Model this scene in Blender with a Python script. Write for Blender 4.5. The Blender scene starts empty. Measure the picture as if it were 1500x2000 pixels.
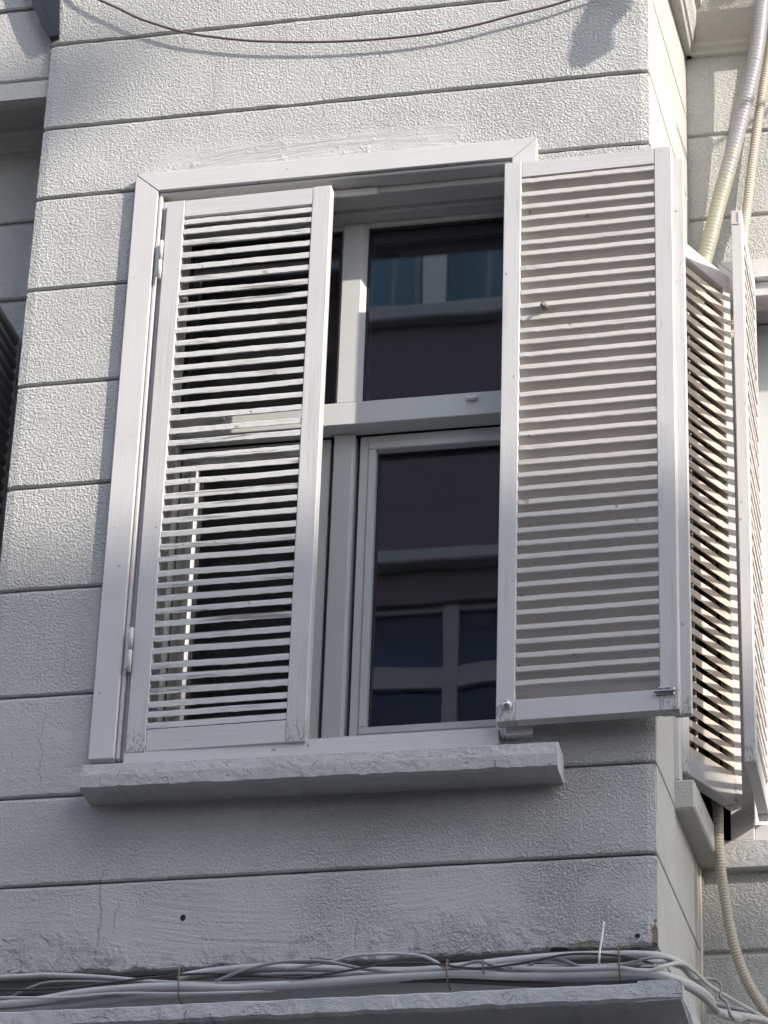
import bpy, bmesh, math, random
from mathutils import Vector, Matrix, noise
random.seed(7)
sc = bpy.context.scene
col = sc.collection
R = math.radians

# ------------------------------------------------------------------ camera
cam_d = bpy.data.cameras.new('camera')
cam = bpy.data.objects.new('camera', cam_d)
col.objects.link(cam)
CAMP = Vector((2.08143913, -6.49157047, -4.78711106))
yaw, pitch, roll = R(-12.4189861), R(29.62861108), R(2.03417283)
f = Vector((math.sin(yaw)*math.cos(pitch), math.cos(yaw)*math.cos(pitch), math.sin(pitch)))
r0 = f.cross(Vector((0, 0, 1))).normalized()
u0 = r0.cross(f)
rr = math.cos(roll)*r0 + math.sin(roll)*u0
uu = -math.sin(roll)*r0 + math.cos(roll)*u0
cam.matrix_world = Matrix(((rr.x, uu.x, -f.x, CAMP.x), (rr.y, uu.y, -f.y, CAMP.y), (rr.z, uu.z, -f.z, CAMP.z), (0, 0, 0, 1)))
cam_d.sensor_fit = 'VERTICAL'
cam_d.sensor_height = 24.0
cam_d.lens = 6513.9/2000*24.0
cam_d.clip_start = 0.05
cam_d.clip_end = 600
sc.camera = cam

# ------------------------------------------------------------------ light
SUN = Vector((1.85, -1.0, 1.17)).normalized()        # towards the sun
sun_el = math.asin(SUN.z)
sun_az = math.atan2(SUN.x, SUN.y)
w = bpy.data.worlds.new('World')
sc.world = w
w.use_nodes = True
nt = w.node_tree
nt.nodes.clear()
sky = nt.nodes.new('ShaderNodeTexSky')
sky.sky_type = 'NISHITA'
sky.sun_disc = False
sky.sun_elevation = sun_el
sky.sun_rotation = sun_az
bg = nt.nodes.new('ShaderNodeBackground')
bg.inputs['Strength'].default_value = 0.15
ow = nt.nodes.new('ShaderNodeOutputWorld')
hs = nt.nodes.new('ShaderNodeHueSaturation')
hs.inputs['Saturation'].default_value = .55
nt.links.new(sky.outputs[0], hs.inputs['Color'])
nt.links.new(hs.outputs[0], bg.inputs[0])
nt.links.new(bg.outputs[0], ow.inputs[0])
sd = bpy.data.lights.new('sun', 'SUN')
sd.energy = 2.0
sd.angle = R(0.53)
sd.color = (1.0, 0.93, 0.83)
so = bpy.data.objects.new('sun', sd)
col.objects.link(so)
so.rotation_euler = SUN.to_track_quat('Z', 'Y').to_euler()
so.location = (20, -12, 14)
vs = sc.view_settings
vs.view_transform = 'Standard'
vs.look = 'None'
vs.gamma = 1
vs.use_curve_mapping = False
vs.exposure = 1.56
sc.cycles.max_bounces = 10
sc.cycles.diffuse_bounces = 5
sc.cycles.transparent_max_bounces = 16

# ------------------------------------------------------------------ materials
class NT:
    def __init__(s, name):
        s.m = bpy.data.materials.new(name)
        s.m.use_nodes = True
        s.t = s.m.node_tree
        s.t.nodes.clear()
        s.out = s.t.nodes.new('ShaderNodeOutputMaterial')
    def n(s, typ, **kw):
        x = s.t.nodes.new(typ)
        for k, v in kw.items():
            if k in x.inputs: x.inputs[k].default_value = v
            else: setattr(x, k, v)
        return x
    def l(s, a, b): s.t.links.new(a, b)
    def mix(s, fac, a, b):
        x = s.t.nodes.new('ShaderNodeMix'); x.data_type = 'RGBA'
        for sock, v in ((x.inputs[0], fac), (x.inputs[6], a), (x.inputs[7], b)):
            if hasattr(v, 'is_linked'): s.l(v, sock)
            else: sock.default_value = v if not isinstance(v, tuple) else (*v, 1)
        return x.outputs[2]
    def math(s, op, a, b=None, c=None, clamp=False):
        x = s.t.nodes.new('ShaderNodeMath'); x.operation = op; x.use_clamp = clamp
        for i, v in enumerate((a, b, c)):
            if v is None: continue
            if hasattr(v, 'is_linked'): s.l(v, x.inputs[i])
            else: x.inputs[i].default_value = v
        return x.outputs[0]
    def ramp(s, v, a, b, lo=0.0, hi=1.0):
        x = s.t.nodes.new('ShaderNodeMapRange'); x.interpolation_type = 'SMOOTHSTEP'
        s.l(v, x.inputs[0])
        for i, k in enumerate((a, b, lo, hi)): x.inputs[i+1].default_value = k
        return x.outputs[0]
    def vec(s, coord, scale=(1, 1, 1), rot=(0, 0, 0), loc=(0, 0, 0)):
        x = s.t.nodes.new('ShaderNodeMapping')
        s.l(coord, x.inputs[0]); x.inputs['Location'].default_value = loc
        x.inputs['Rotation'].default_value = rot; x.inputs['Scale'].default_value = scale
        return x.outputs[0]
    def noise(s, v, scale, detail=2.0, rough=0.5, dist=0.0):
        x = s.t.nodes.new('ShaderNodeTexNoise')
        s.l(v, x.inputs['Vector']); x.inputs['Scale'].default_value = scale
        x.inputs['Detail'].default_value = detail; x.inputs['Roughness'].default_value = rough
        x.inputs['Distortion'].default_value = dist
        return x.outputs[0]
    def pos(s): return s.n('ShaderNodeNewGeometry').outputs['Position']
    def obj(s): return s.n('ShaderNodeTexCoord').outputs['Object']
    def rnd(s): return s.n('ShaderNodeObjectInfo').outputs['Random']
    def finish(s, color, rough=0.6, bump=None, dist=0.002, strength=1.0, metal=0.0, spec=0.5, coat=0.0):
        p = s.n('ShaderNodeBsdfPrincipled')
        for sock, v in ((p.inputs['Base Color'], color), (p.inputs['Roughness'], rough), (p.inputs['Metallic'], metal)):
            if hasattr(v, 'is_linked'): s.l(v, sock)
            else: sock.default_value = v if not isinstance(v, tuple) else (*v, 1)
        p.inputs['Specular IOR Level'].default_value = spec
        p.inputs['Coat Weight'].default_value = coat
        if bump is not None:
            b = s.n('ShaderNodeBump'); b.inputs['Distance'].default_value = dist; b.inputs['Strength'].default_value = strength
            s.l(bump, b.inputs['Height']); s.l(b.outputs[0], p.inputs['Normal'])
        s.l(p.outputs[0], s.out.inputs[0])
        return s.m

def m_stucco(name, base=(.515, .507, .492), rough_amt=1.0, old=True):
    k = NT(name)
    P = k.pos()
    sep = k.n('ShaderNodeSeparateXYZ'); k.l(P, sep.inputs[0])
    X, Y, Z = sep.outputs
    # worm-like roughcast: two warped noises
    warp = k.n('ShaderNodeVectorMath', operation='ADD')
    wn = k.n('ShaderNodeTexNoise'); k.l(P, wn.inputs['Vector']); wn.inputs['Scale'].default_value = 85
    sc_ = k.n('ShaderNodeVectorMath', operation='SCALE'); k.l(wn.outputs['Color'], sc_.inputs[0]); sc_.inputs['Scale'].default_value = .011
    k.l(P, warp.inputs[0]); k.l(sc_.outputs[0], warp.inputs[1])
    n1 = k.noise(warp.outputs[0], 175, 2, .5, .3)
    n1 = k.ramp(n1, .34, .68)
    n2 = k.noise(P, 210, 2, .6)
    n3 = k.noise(P, 3.2, 4, .6)             # wide unevenness of the plaster
    n4 = k.noise(P, 1.5, 3, .55)
    # smooth-trowelled patches
    patch = k.ramp(k.noise(P, 2.6, 3, .55), .50, .60)
    if old:
        low = k.math('MULTIPLY', k.ramp(Z, -1.72, -1.98), k.ramp(k.noise(P, 2.2, 3, .6), .34, .50))
        left = k.math('MULTIPLY', k.ramp(Z, -1.30, -1.52), k.ramp(X, .06, -.06))
        headb = k.math('MULTIPLY', k.ramp(Z, .10, .06), k.math('MULTIPLY', k.ramp(X, .0, .1), k.ramp(X, .9, .75)))
        headb = k.math('MULTIPLY', headb, k.ramp(Z, -.05, -.02))
        patch = k.math('MAXIMUM', k.math('MULTIPLY', patch, .45), k.math('MAXIMUM', low, k.math('MAXIMUM', k.math('MULTIPLY', left, .8), headb)))
    else:
        low = None
        patch = k.math('MULTIPLY', patch, .5)
    inv = k.math('SUBTRACT', 1.0, k.math('MULTIPLY', patch, .86))
    amp = k.math('MULTIPLY', k.math('MULTIPLY', inv, k.ramp(n4, .35, .65, .5, 1.15)), rough_amt)
    if old: amp = k.math('MULTIPLY', amp, k.ramp(Z, -1.35, -1.75, 1.0, 2.3))
    h = k.math('MULTIPLY', n1, amp)
    h = k.math('ADD', h, k.math('MULTIPLY', n2, .16))
    h = k.math('ADD', h, k.math('MULTIPLY', n3, 2.6))
    # trowel strokes
    dx_ = k.math('SUBTRACT', X, .55); dz_ = k.math('ADD', Z, .95)
    rad = k.math('SQRT', k.math('ADD', k.math('MULTIPLY', k.math('MULTIPLY', dx_, dx_), .55), k.math('MULTIPLY', dz_, dz_)))
    cv = k.n('ShaderNodeCombineXYZ'); k.l(k.math('MULTIPLY', X, 5.0), cv.inputs[0]); k.l(k.math('MULTIPLY', rad, 105.0), cv.inputs[2]); k.l(Y, cv.inputs[1])
    sA = k.noise(cv.outputs[0], 1.0, 3, .6, .15)
    sB = k.noise(k.vec(P, (4, 3, 70), (0, R(-7), 0), (3, 1, 5)), 1.0, 3, .6, .35)
    strokes = k.math('ADD', k.math('MULTIPLY', sA, k.ramp(k.noise(P, 3.7, 2, .5), .36, .58, .25, 1.25)), k.math('MULTIPLY', sB, k.ramp(k.noise(P, 5.1, 2), .42, .6)))
    h = k.math('ADD', h, k.math('MULTIPLY', k.math('MULTIPLY', strokes, patch), 1.0))
    lumps = k.ramp(k.noise(P, 23, 4, .62), .54, .76)
    h = k.math('ADD', h, k.math('MULTIPLY', k.math('MULTIPLY', lumps, patch), .9))
    if old: h = k.math('ADD', h, k.math('MULTIPLY', k.math('MULTIPLY', k.ramp(k.noise(P, 19, 5, .7, .6), .42, .72), k.math('MULTIPLY', k.ramp(Z, -1.96, -2.06), k.ramp(Z, -2.24, -2.22))), k.math('MULTIPLY', k.ramp(k.noise(P, 4.1, 2), .40, .55), 3.2)))
    # hairline cracks
    vor = k.n('ShaderNodeTexVoronoi', feature='DISTANCE_TO_EDGE'); k.l(warp.outputs[0], vor.inputs['Vector']); vor.inputs['Scale'].default_value = 5.5
    crack = k.math('MULTIPLY', k.ramp(vor.outputs['Distance'], .007, .0), k.ramp(k.noise(P, 6.3, 2), .62, .68))
    h = k.math('SUBTRACT', h, k.math('MULTIPLY', crack, .7))
    c = k.mix(k.ramp(k.noise(P, 5, 4, .6), .3, .75), base, tuple(v*.90 for v in base))
    c = k.mix(k.math('MULTIPLY', k.ramp(n1, .25, .0), .22), c, (.30, .31, .32))
    c = k.mix(k.math('MULTIPLY', crack, .35), c, (.12, .12, .12))
    # rain streaks and grime
    grime = k.ramp(k.noise(k.vec(P, (9, 9, 1.1)), 1.0, 4, .6), .55, .8)
    c = k.mix(k.math('MULTIPLY', grime, .16), c, (.22, .215, .21))
    if old:
        edge = k.math('MULTIPLY', k.math('MULTIPLY', k.ramp(Z, -2.05, -2.105), k.ramp(Z, -2.24, -2.22)), k.ramp(k.noise(P, 34, 5, .7), .50, .60))
        c = k.mix(k.math('MULTIPLY', edge, .6), c, (.16, .15, .14))
        # hairline cracks and the ragged edge of an old patch
        for (x0, za, zb, wd, amt) in ((.458, .140, .262, .0016, .5), (.462, .10, .16, .0014, .4), (.045, -2.08, -1.86, .0045, .8), (.085, -2.02, -1.93, .003, .6), (-.12, -1.66, -1.45, .002, .5), (.62, -2.09, -2.0, .003, .6)):
            wob = k.math('MULTIPLY', k.math('SUBTRACT', k.noise(P, 16, 4, .6), .5), .05)
            dd = k.math('ABSOLUTE', k.math('ADD', k.math('SUBTRACT', X, x0), wob))
            ln = k.math('MULTIPLY', k.ramp(dd, wd, wd*.2), k.math('MULTIPLY', k.ramp(Z, za, za+.02), k.ramp(Z, zb, zb-.02)))
            h = k.math('SUBTRACT', h, k.math('MULTIPLY', ln, amt*1.6))
            c = k.mix(k.math('MULTIPLY', ln, amt*.2), c, (.2, .2, .2))
        # broken-out brown render near the lower right corner
        def spot(x, z, rx, rz, wob=.5):
            dx = k.math('DIVIDE', k.math('SUBTRACT', X, x), rx); dz = k.math('DIVIDE', k.math('SUBTRACT', Z, z), rz)
            d = k.math('SQRT', k.math('ADD', k.math('MULTIPLY', dx, dx), k.math('MULTIPLY', dz, dz)))
            if wob: d = k.math('ADD', d, k.math('MULTIPLY', k.math('SUBTRACT', k.noise(P, 40, 3, .6), .5), wob*2))
            return k.ramp(d, 1.05, .85)
        for (x, z, rx, rz, cc, wob) in ((1.12, -2.100, .040, .013, (.27, .235, .20), .7), (1.266, -2.09, .008, .045, (.22, .18, .15), .8),
                                        (.237, -1.987, .0065, .008, (.02, .02, .02), 0), (1.229, -2.080, .006, .006, (.02, .02, .02), 0),
                                        
                                        (1.06, -2.103, .022, .006, (.05, .05, .05), .8), (-.245, -1.67, .03, .012, (.06, .05, .04), .8)):
            sp = spot(x, z, rx, rz, wob)
            c = k.mix(sp, c, cc)
            h = k.math('SUBTRACT', h, k.math('MULTIPLY', sp, 1.3))
    return k.finish(c, .72, h, .0027, .95, spec=.3)

def m_wood(name, base=(.595, .577, .572), weather=.0, grain_z=True, rough=.5, warm=(.60, .52, .44), foot=False):
    k = NT(name)
    O = k.obj()
    rn = k.rnd()
    off = k.n('ShaderNodeVectorMath', operation='ADD'); k.l(O, off.inputs[0])
    cmb = k.n('ShaderNodeCombineXYZ'); k.l(k.math('MULTIPLY', rn, 37.0), cmb.inputs[0]); k.l(k.math('MULTIPLY', rn, 91.0), cmb.inputs[2])
    k.l(cmb.outputs[0], off.inputs[1])
    V = off.outputs[0]
    s = (90, 90, 4) if grain_z else (5, 110, 160)
    g = k.noise(k.vec(V, s), 1.0, 5, .6, .25)
    fine = k.noise(k.vec(V, (s[0]*3, s[1]*3, s[2]*3)), 1.0, 2, .5)
    big = k.noise(V, 9, 3, .55)
    h = k.math('ADD', k.math('MULTIPLY', g, .8 + weather), k.math('ADD', k.math('MULTIPLY', fine, .25), k.math('MULTIPLY', big, .8)))
    c = k.mix(k.ramp(k.noise(V, 4, 4, .6), .3, .75), base, tuple(v*.93 for v in base))
    c = k.mix(k.math('MULTIPLY', k.ramp(g, .62, .8), .10), c, warm)
    # small chips and nail spots
    chip = k.ramp(k.noise(V, 46, 2, .5), .715, .745)
    c = k.mix(k.math('MULTIPLY', chip, .7), c, (.27, .24, .21))
    h = k.math('SUBTRACT', h, k.math('MULTIPLY', chip, .8))
    if weather:
        cr = k.noise(k.vec(V, s), .55, 5, .68, .5)
        m = k.ramp(cr, .54, .60)
        patchy = k.ramp(k.noise(V, 7, 2, .5), .42, .58)
        fl = k.math('MULTIPLY', k.math('MULTIPLY', m, patchy), weather)
        c = k.mix(k.math('MULTIPLY', fl, .85), c, (.17, .16, .15))
        h = k.math('SUBTRACT', h, k.math('MULTIPLY', fl, 1.6))
        c = k.mix(k.math('MULTIPLY', rn, .14), c, (.50, .48, .46))
    if foot:
        so_ = k.n('ShaderNodeSeparateXYZ'); k.l(O, so_.inputs[0])
        ft = k.math('MULTIPLY', k.ramp(so_.outputs[2], .075, .02), k.ramp(k.noise(k.vec(V, (170, 170, 60)), 1.0, 3, .6), .50, .58))
        c = k.mix(k.math('MULTIPLY', ft, .65), c, (.22, .20, .18))
        h = k.math('SUBTRACT', h, k.math('MULTIPLY', ft, 1.5))
    return k.finish(c, rough, h, .0009, .8, spec=.4)

def m_plain(name, c, rough=.5, metal=0.0, bumpscale=0, dist=.0006, var=.12, spec=.5):
    k = NT(name)
    P = k.pos()
    cc = k.mix(k.ramp(k.noise(P, 11, 4, .6), .3, .75), c, tuple(v*(1-var) for v in c))
    b = k.noise(P, bumpscale, 3, .6) if bumpscale else None
    return k.finish(cc, rough, b, dist, .7, metal, spec)

def m_glass(name, boost=2.25, tint=(.55, .60, .62)):
    k = NT(name)
    P = k.pos()
    tr = k.n('ShaderNodeBsdfTransparent'); tr.inputs[0].default_value = (*tint, 1)
    gl = k.n('ShaderNodeBsdfGlossy'); gl.inputs['Roughness'].default_value = .012
    gl.inputs['Color'].default_value = (.93, .92, 1, 1)
    b = k.n('ShaderNodeBump'); b.inputs['Distance'].default_value = .0025; b.inputs['Strength'].default_value = .06
    k.l(k.noise(P, 3.0, 2, .5), b.inputs['Height'])
    k.l(b.outputs[0], gl.inputs['Normal'])
    fr = k.n('ShaderNodeFresnel'); fr.inputs['IOR'].default_value = 1.5
    fac = k.math('MULTIPLY', fr.outputs[0], boost, clamp=True)
    mx = k.n('ShaderNodeMixShader')
    k.l(fac, mx.inputs[0]); k.l(tr.outputs[0], mx.inputs[1]); k.l(gl.outputs[0], mx.inputs[2])
    k.l(mx.outputs[0], k.out.inputs[0])
    return k.m

def m_concrete(name, base=(.52, .515, .505)):
    k = NT(name)
    P = k.pos()
    a = k.noise(P, 26, 5, .62, .5)
    b_ = k.noise(P, 120, 3, .6)
    vor = k.n('ShaderNodeTexVoronoi', feature='DISTANCE_TO_EDGE')
    wv = k.n('ShaderNodeVectorMath', operation='ADD'); k.l(P, wv.inputs[0])
    wn = k.n('ShaderNodeTexNoise'); k.l(P, wn.inputs['Vector']); wn.inputs['Scale'].default_value = 14
    s2 = k.n('ShaderNodeVectorMath', operation='SCALE'); k.l(wn.outputs['Color'], s2.inputs[0]); s2.inputs['Scale'].default_value = .06
    k.l(s2.outputs[0], wv.inputs[1]); k.l(wv.outputs[0], vor.inputs['Vector']); vor.inputs['Scale'].default_value = 16
    cr = k.math('MULTIPLY', k.ramp(vor.outputs['Distance'], .022, .0), k.ramp(k.noise(P, 23, 2), .58, .68))
    h = k.math('ADD', k.math('MULTIPLY', a, 1.6), k.math('MULTIPLY', b_, .3))
    h = k.math('SUBTRACT', h, k.math('MULTIPLY', cr, .9))
    flake = k.ramp(k.noise(P, 21, 4, .65), .60, .64)
    h = k.math('SUBTRACT', h, k.math('MULTIPLY', flake, .35))
    c = k.mix(k.ramp(k.noise(P, 7, 4, .65), .3, .75), base, tuple(v*.85 for v in base))
    c = k.mix(k.math('MULTIPLY', cr, .30), c, (.10, .10, .10))
    c = k.mix(k.math('MULTIPLY', k.ramp(k.noise(P, 60, 3, .6), .68, .74), .6), c, (.16, .155, .15))
    return k.finish(c, .75, h, .0055, .9, spec=.3)

M = {}
M['stucco'] = m_stucco('painted_roughcast')
M['stucco_side'] = m_stucco('painted_render', (.51, .50, .465), .35, False)
M['stucco_rear'] = m_stucco('painted_roughcast_rear', (.515, .51, .485), .8, False)
M['core'] = m_plain('joint_mortar', (.36, .355, .345), .85, 0, 90, .002)
M['wood'] = m_wood('white_painted_wood')
M['stile'] = m_wood('white_painted_stile', (.572, .556, .553), .18, foot=True)
M['rail'] = m_wood('white_painted_rail', (.572, .556, .553), .12, False)
M['board'] = m_wood('white_painted_board', grain_z=False)
M['slat'] = m_wood('weathered_slat_paint', (.60, .588, .575), 1.0, False, .6)
M['slat_ok'] = m_wood('slat_paint', (.625, .582, .55), .25, False, .55)
M['slat_warm'] = m_wood('warm_slat_paint', (.60, .53, .465), .5, False, .6)  # warmer beige than the other slat paints
M['slat_dark'] = m_wood('dark_slat_paint', (.17, .16, .165), .3, False, .6)  # far darker than the other slat paints
M['upvc'] = m_plain('white_plastic_frame', (.60, .605, .60), .32, 0, 0, var=.05)
M['gasket'] = m_plain('black_rubber_gasket', (.015, .015, .016), .6)
M['glass'] = m_glass('window_glass')
M['clear'] = m_glass('clear_window_glass', 1.0, (.9, .92, .93))
M['concrete'] = m_concrete('painted_concrete')
M['ledge'] = m_concrete('painted_ledge', (.50, .505, .51))
M['cable_light'] = m_plain('light_grey_cable', (.52, .52, .51), .45)
M['cable_mid'] = m_plain('grey_cable', (.30, .30, .305), .5)
M['cable_dark'] = m_plain('dark_cable', (.06, .055, .055), .5)
M['cable_brown'] = m_plain('brown_wire', (.16, .115, .09), .5)
M['tie'] = m_plain('rusty_tie', (.17, .12, .085), .7)
M['hook_iron'] = m_plain('painted_hook', (.22, .21, .20), .5)
M['white_plastic'] = m_plain('white_plastic', (.75, .75, .74), .4)
M['conduit'] = m_plain('cream_conduit', (.49, .445, .365), .45)
M['metal'] = m_plain('worn_steel', (.55, .55, .56), .3, .9)
M['dark'] = m_plain('dark_paint', (.02, .021, .026), .4)
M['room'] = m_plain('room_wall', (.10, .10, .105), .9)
M['shadow_cloth'] = m_plain('grey_shadow_cloth', (.25, .26, .28), .9)
M['asphalt'] = m_plain('asphalt', (.05, .05, .052), .85, 0, 60, .004)
M['pave'] = m_plain('paving', (.11, .108, .103), .85, 0, 40, .003)
M['opp'] = m_plain('brown_grey_render', (.215, .17, .185), .85, 0, 50, .003)
M['opp_trim'] = m_plain('pale_stone_trim', (.46, .46, .46), .7)
M['opp_white'] = m_plain('white_window_paint', (.72, .73, .73), .4)
M['opp_grey'] = m_plain('grey_window_paint', (.40, .385, .39), .5)
M['curtain'] = m_plain('white_curtain', (.78, .80, .82), .8)
M['teal'] = m_plain('teal_blind', (.28, .52, .60), .8)
M['navy'] = m_plain('navy_curtain', (.05, .08, .22), .8)
M['roof'] = m_plain('roof_felt', (.12, .11, .10), .9)
M['stem'] = m_plain('dry_plant_stem', (.38, .42, .25), .6)

def m_tape():
    k = NT('taped_pipe_wrap')
    P = k.pos()
    sep = k.n('ShaderNodeSeparateXYZ'); k.l(P, sep.inputs[0])
    yel = k.math('ADD', k.ramp(sep.outputs[2], .30, .14), k.ramp(k.noise(P, 8, 3, .6), .62, .7))
    c = k.mix(k.math('MINIMUM', yel, 1.0), (.31, .295, .315), (.35, .335, .255))
    c = k.mix(k.ramp(k.noise(k.vec(P, (30, 30, 90)), 1.0, 3, .6), .62, .72, 0, .55), c, (.26, .25, .27))
    h = k.noise(k.vec(P, (40, 40, 130)), 1.0, 3, .6)
    return k.finish(c, .3, h, .002, .8, spec=.6)
M['tape'] = m_tape()

# ------------------------------------------------------------------ mesh helpers
def link(name, bm, mat, parent=None, smooth=False, recalc=True):
    me = bpy.data.meshes.new(name)
    if recalc: bmesh.ops.recalc_face_normals(bm, faces=bm.faces)
    bm.to_mesh(me); bm.free()
    if smooth:
        for p in me.polygons: p.use_smooth = True
    o = bpy.data.objects.new(name, me)
    me.materials.append(M[mat] if isinstance(mat, str) else mat)
    col.objects.link(o)
    if parent is not None: adopt(o, parent)
    return o

def adopt(o, parent):
    o.parent = parent
    if parent.get('_base') is not None:
        o.matrix_parent_inverse = Matrix.Translation(-Vector(parent.location))

def tag(o, label=None, cat=None, group=None, kind=None):
    if label: o['label'] = label
    if cat: o['category'] = cat
    if group: o['group'] = group
    if kind: o['kind'] = kind
    return o

def empty(name, loc, label, cat, group=None, world_children=True):
    o = bpy.data.objects.new(name, None)
    col.objects.link(o)
    o.location = loc
    o.empty_display_size = .1
    if world_children: o['_base'] = 1
    return tag(o, label, cat, group)

def box(x0, x1, y0, y1, z0, z1, bev=0.0, bm=None, seg=1):
    own = bmesh.new()
    vs_ = [own.verts.new(p) for p in ((x0, y0, z0), (x1, y0, z0), (x1, y1, z0), (x0, y1, z0), (x0, y0, z1), (x1, y0, z1), (x1, y1, z1), (x0, y1, z1))]
    for q in ((0, 3, 2, 1), (4, 5, 6, 7), (0, 1, 5, 4), (1, 2, 6, 5), (2, 3, 7, 6), (3, 0, 4, 7)):
        own.faces.new([vs_[i] for i in q])
    if bev: bmesh.ops.bevel(own, geom=own.edges[:], offset=bev, segments=seg, affect='EDGES', clamp_overlap=True)
    if bm is None: return own
    merge(bm, own)
    return bm

def merge(bm, other):
    mp = {}
    for v in other.verts: mp[v] = bm.verts.new(v.co)
    for fc in other.faces: bm.faces.new([mp[v] for v in fc.verts])
    other.free()

def part(name, mat, parent, *b, bev=0.0, smooth=False):
    return link(name, box(*b, bev=bev), mat, parent, smooth)

def prism(poly, a0, a1, axis='x', bev=0.0):
    """closed polygon extruded between a0 and a1. axis x: poly=(y,z); y: (x,z); z: (x,y)"""
    bm = bmesh.new()
    def P(p, a):
        return {'x': (a, p[0], p[1]), 'y': (p[0], a, p[1]), 'z': (p[0], p[1], a)}[axis]
    A = [bm.verts.new(P(p, a0)) for p in poly]
    B = [bm.verts.new(P(p, a1)) for p in poly]
    n = len(poly)
    bm.faces.new(A); bm.faces.new(B[::-1])
    for i in range(n): bm.faces.new((A[i], A[(i+1) % n], B[(i+1) % n], B[i]))
    if bev: bmesh.ops.bevel(bm, geom=bm.edges[:], offset=bev, segments=1, affect='EDGES', clamp_overlap=True)
    return bm

def hexa(pts, bev=0.0):
    """eight corners: bottom ring of four, top ring of four"""
    bm = bmesh.new()
    v = [bm.verts.new(p) for p in pts]
    for q in ((0, 3, 2, 1), (4, 5, 6, 7), (0, 1, 5, 4), (1, 2, 6, 5), (2, 3, 7, 6), (3, 0, 4, 7)):
        bm.faces.new([v[i] for i in q])
    if bev: bmesh.ops.bevel(bm, geom=bm.edges[:], offset=bev, segments=1, affect='EDGES', clamp_overlap=True)
    return bm

def catmull(pts, sub):
    P = [Vector(p) for p in pts]
    P = [P[0]*2 - P[1]] + P + [P[-1]*2 - P[-2]]
    out = []
    for i in range(1, len(P)-2):
        for j in range(sub):
            t = j/sub
            a, b, c, d = P[i-1], P[i], P[i+1], P[i+2]
            out.append(.5*((2*b) + (c-a)*t + (2*a-5*b+4*c-d)*t*t + (3*b-a-3*c+d)*t*t*t))
    out.append(P[-2])
    return out

def tube(pts, r, n=8, sub=5, bm=None, rf=None):
    """tube along a smooth path; rf(arc_length) scales the radius"""
    bm = bm or bmesh.new()
    C = catmull(pts, sub) if sub else [Vector(p) for p in pts]
    rings = []
    up = Vector((.13, .97, .2)).normalized()
    s = 0.0
    for i, p in enumerate(C):
        t = (C[min(i+1, len(C)-1)] - C[max(i-1, 0)]).normalized()
        a = t.cross(up)
        if a.length < 1e-4: a = t.cross(Vector((1, 0, 0)))
        a.normalize(); b = t.cross(a)
        if i: s += (p - C[i-1]).length
        k = r*(rf(s) if rf else 1.0)
        rings.append([bm.verts.new(p + a*math.cos(2*math.pi*j/n)*k + b*math.sin(2*math.pi*j/n)*k) for j in range(n)])
    for q in range(len(rings)-1):
        for j in range(n):
            bm.faces.new((rings[q][j], rings[q][(j+1) % n], rings[q+1][(j+1) % n], rings[q+1][j]))
    bm.faces.new(rings[0][::-1]); bm.faces.new(rings[-1])
    return bm

def cyl(p, axis, r, L, n=16, bm=None, r2=None):
    a = Vector(axis).normalized()
    p = Vector(p)
    return tube([p, p + a*L], r, n, 0, bm, (lambda s: 1.0 if s < L*.5 else (r2/r)) if r2 else None)

# ------------------------------------------------------------------ ground and street
GZ = -6.4
o = link('street', box(-40, 40, -7.0, -1.4, GZ-.3, GZ), 'asphalt'); tag(o, kind='structure')
o = link('pavement', box(-40, 40, -1.4, 4.0, GZ-.3, GZ+.13, .01), 'pave'); tag(o, kind='structure')
o = link('pavement', box(-40, 40, -8.2, -7.0, GZ-.3, GZ+.13, .01), 'pave'); tag(o, kind='structure')
o = link('ground', box(-200, 200, -200, 200, GZ-.6, GZ-.31), 'pave'); tag(o, kind='structure')

# ------------------------------------------------------------------ the building with the bay
bld = empty('building', (0.5, .3, GZ), 'pale grey rendered house with horizontal grooves and a projecting bay', 'building')
BL, BR = -.263, 1.272              # bay edges
def jit(a, s): return (noise.noise(Vector((a*23.7, s*7.1, 3.3)))*.6 + noise.noise(Vector((a*90.0, s*3.7, 9.1)))*.4)

def course(x0, x1, z0, z1, y, mat='stucco', gap=.0026, depth=.0075, seed=0.0, step=.02, rag_left=False, rag_bot=0.0, end_l=True, end_r=True):
    """one rendered course: front face proud of the joints, with worn upper and lower arrises"""
    nx = max(2, int((x1-x0)/step))
    bm = bmesh.new()
    rows = []
    zb, zt = z0+gap, z1-gap
    for i in range(nx+1):
        x = x0 + (x1-x0)*i/nx
        fill = max(0.0, noise.noise(Vector((x*6.3, seed*3.3, 2.2))) - .12)*.006
        jb, jt = jit(x, seed)*.0028 - fill*.6, jit(x, seed+5)*.0028 + fill*.4
        if rag_bot: jb += (noise.noise(Vector((x*14, 2, seed))) + .6*noise.noise(Vector((x*55, 2, seed))))*rag_bot
        xx = x
        prof = [(depth, zb-.001+jb*.4), (.0035, zb+jb), (0.0, zb+.004+jb*1.2), (0.0, zt-.009+jt*1.6), (.0024, zt-.003+jt*1.2), (depth, zt+.001+jt*.4)]
        rows.append([bm.verts.new((xx, y+p[0], p[1])) for p in prof])
    for i in range(nx):
        for j in range(5):
            bm.faces.new((rows[i][j], rows[i+1][j], rows[i+1][j+1], rows[i][j+1]))
    for e in (rows[0], rows[-1]): bm.faces.new(e)
    # rounded arrises at the ends
    for (row, sgn) in ((rows[0], 1 if end_l else 0), (rows[-1], -1 if end_r else 0)):
        if sgn:
            for q, v in enumerate(row):
                v.co.y += .004
                v.co.x += sgn*(abs(jit(v.co.z*2+q*.013, seed+9))*.006)
    return link('wall_course', bm, mat, bld)

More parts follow.
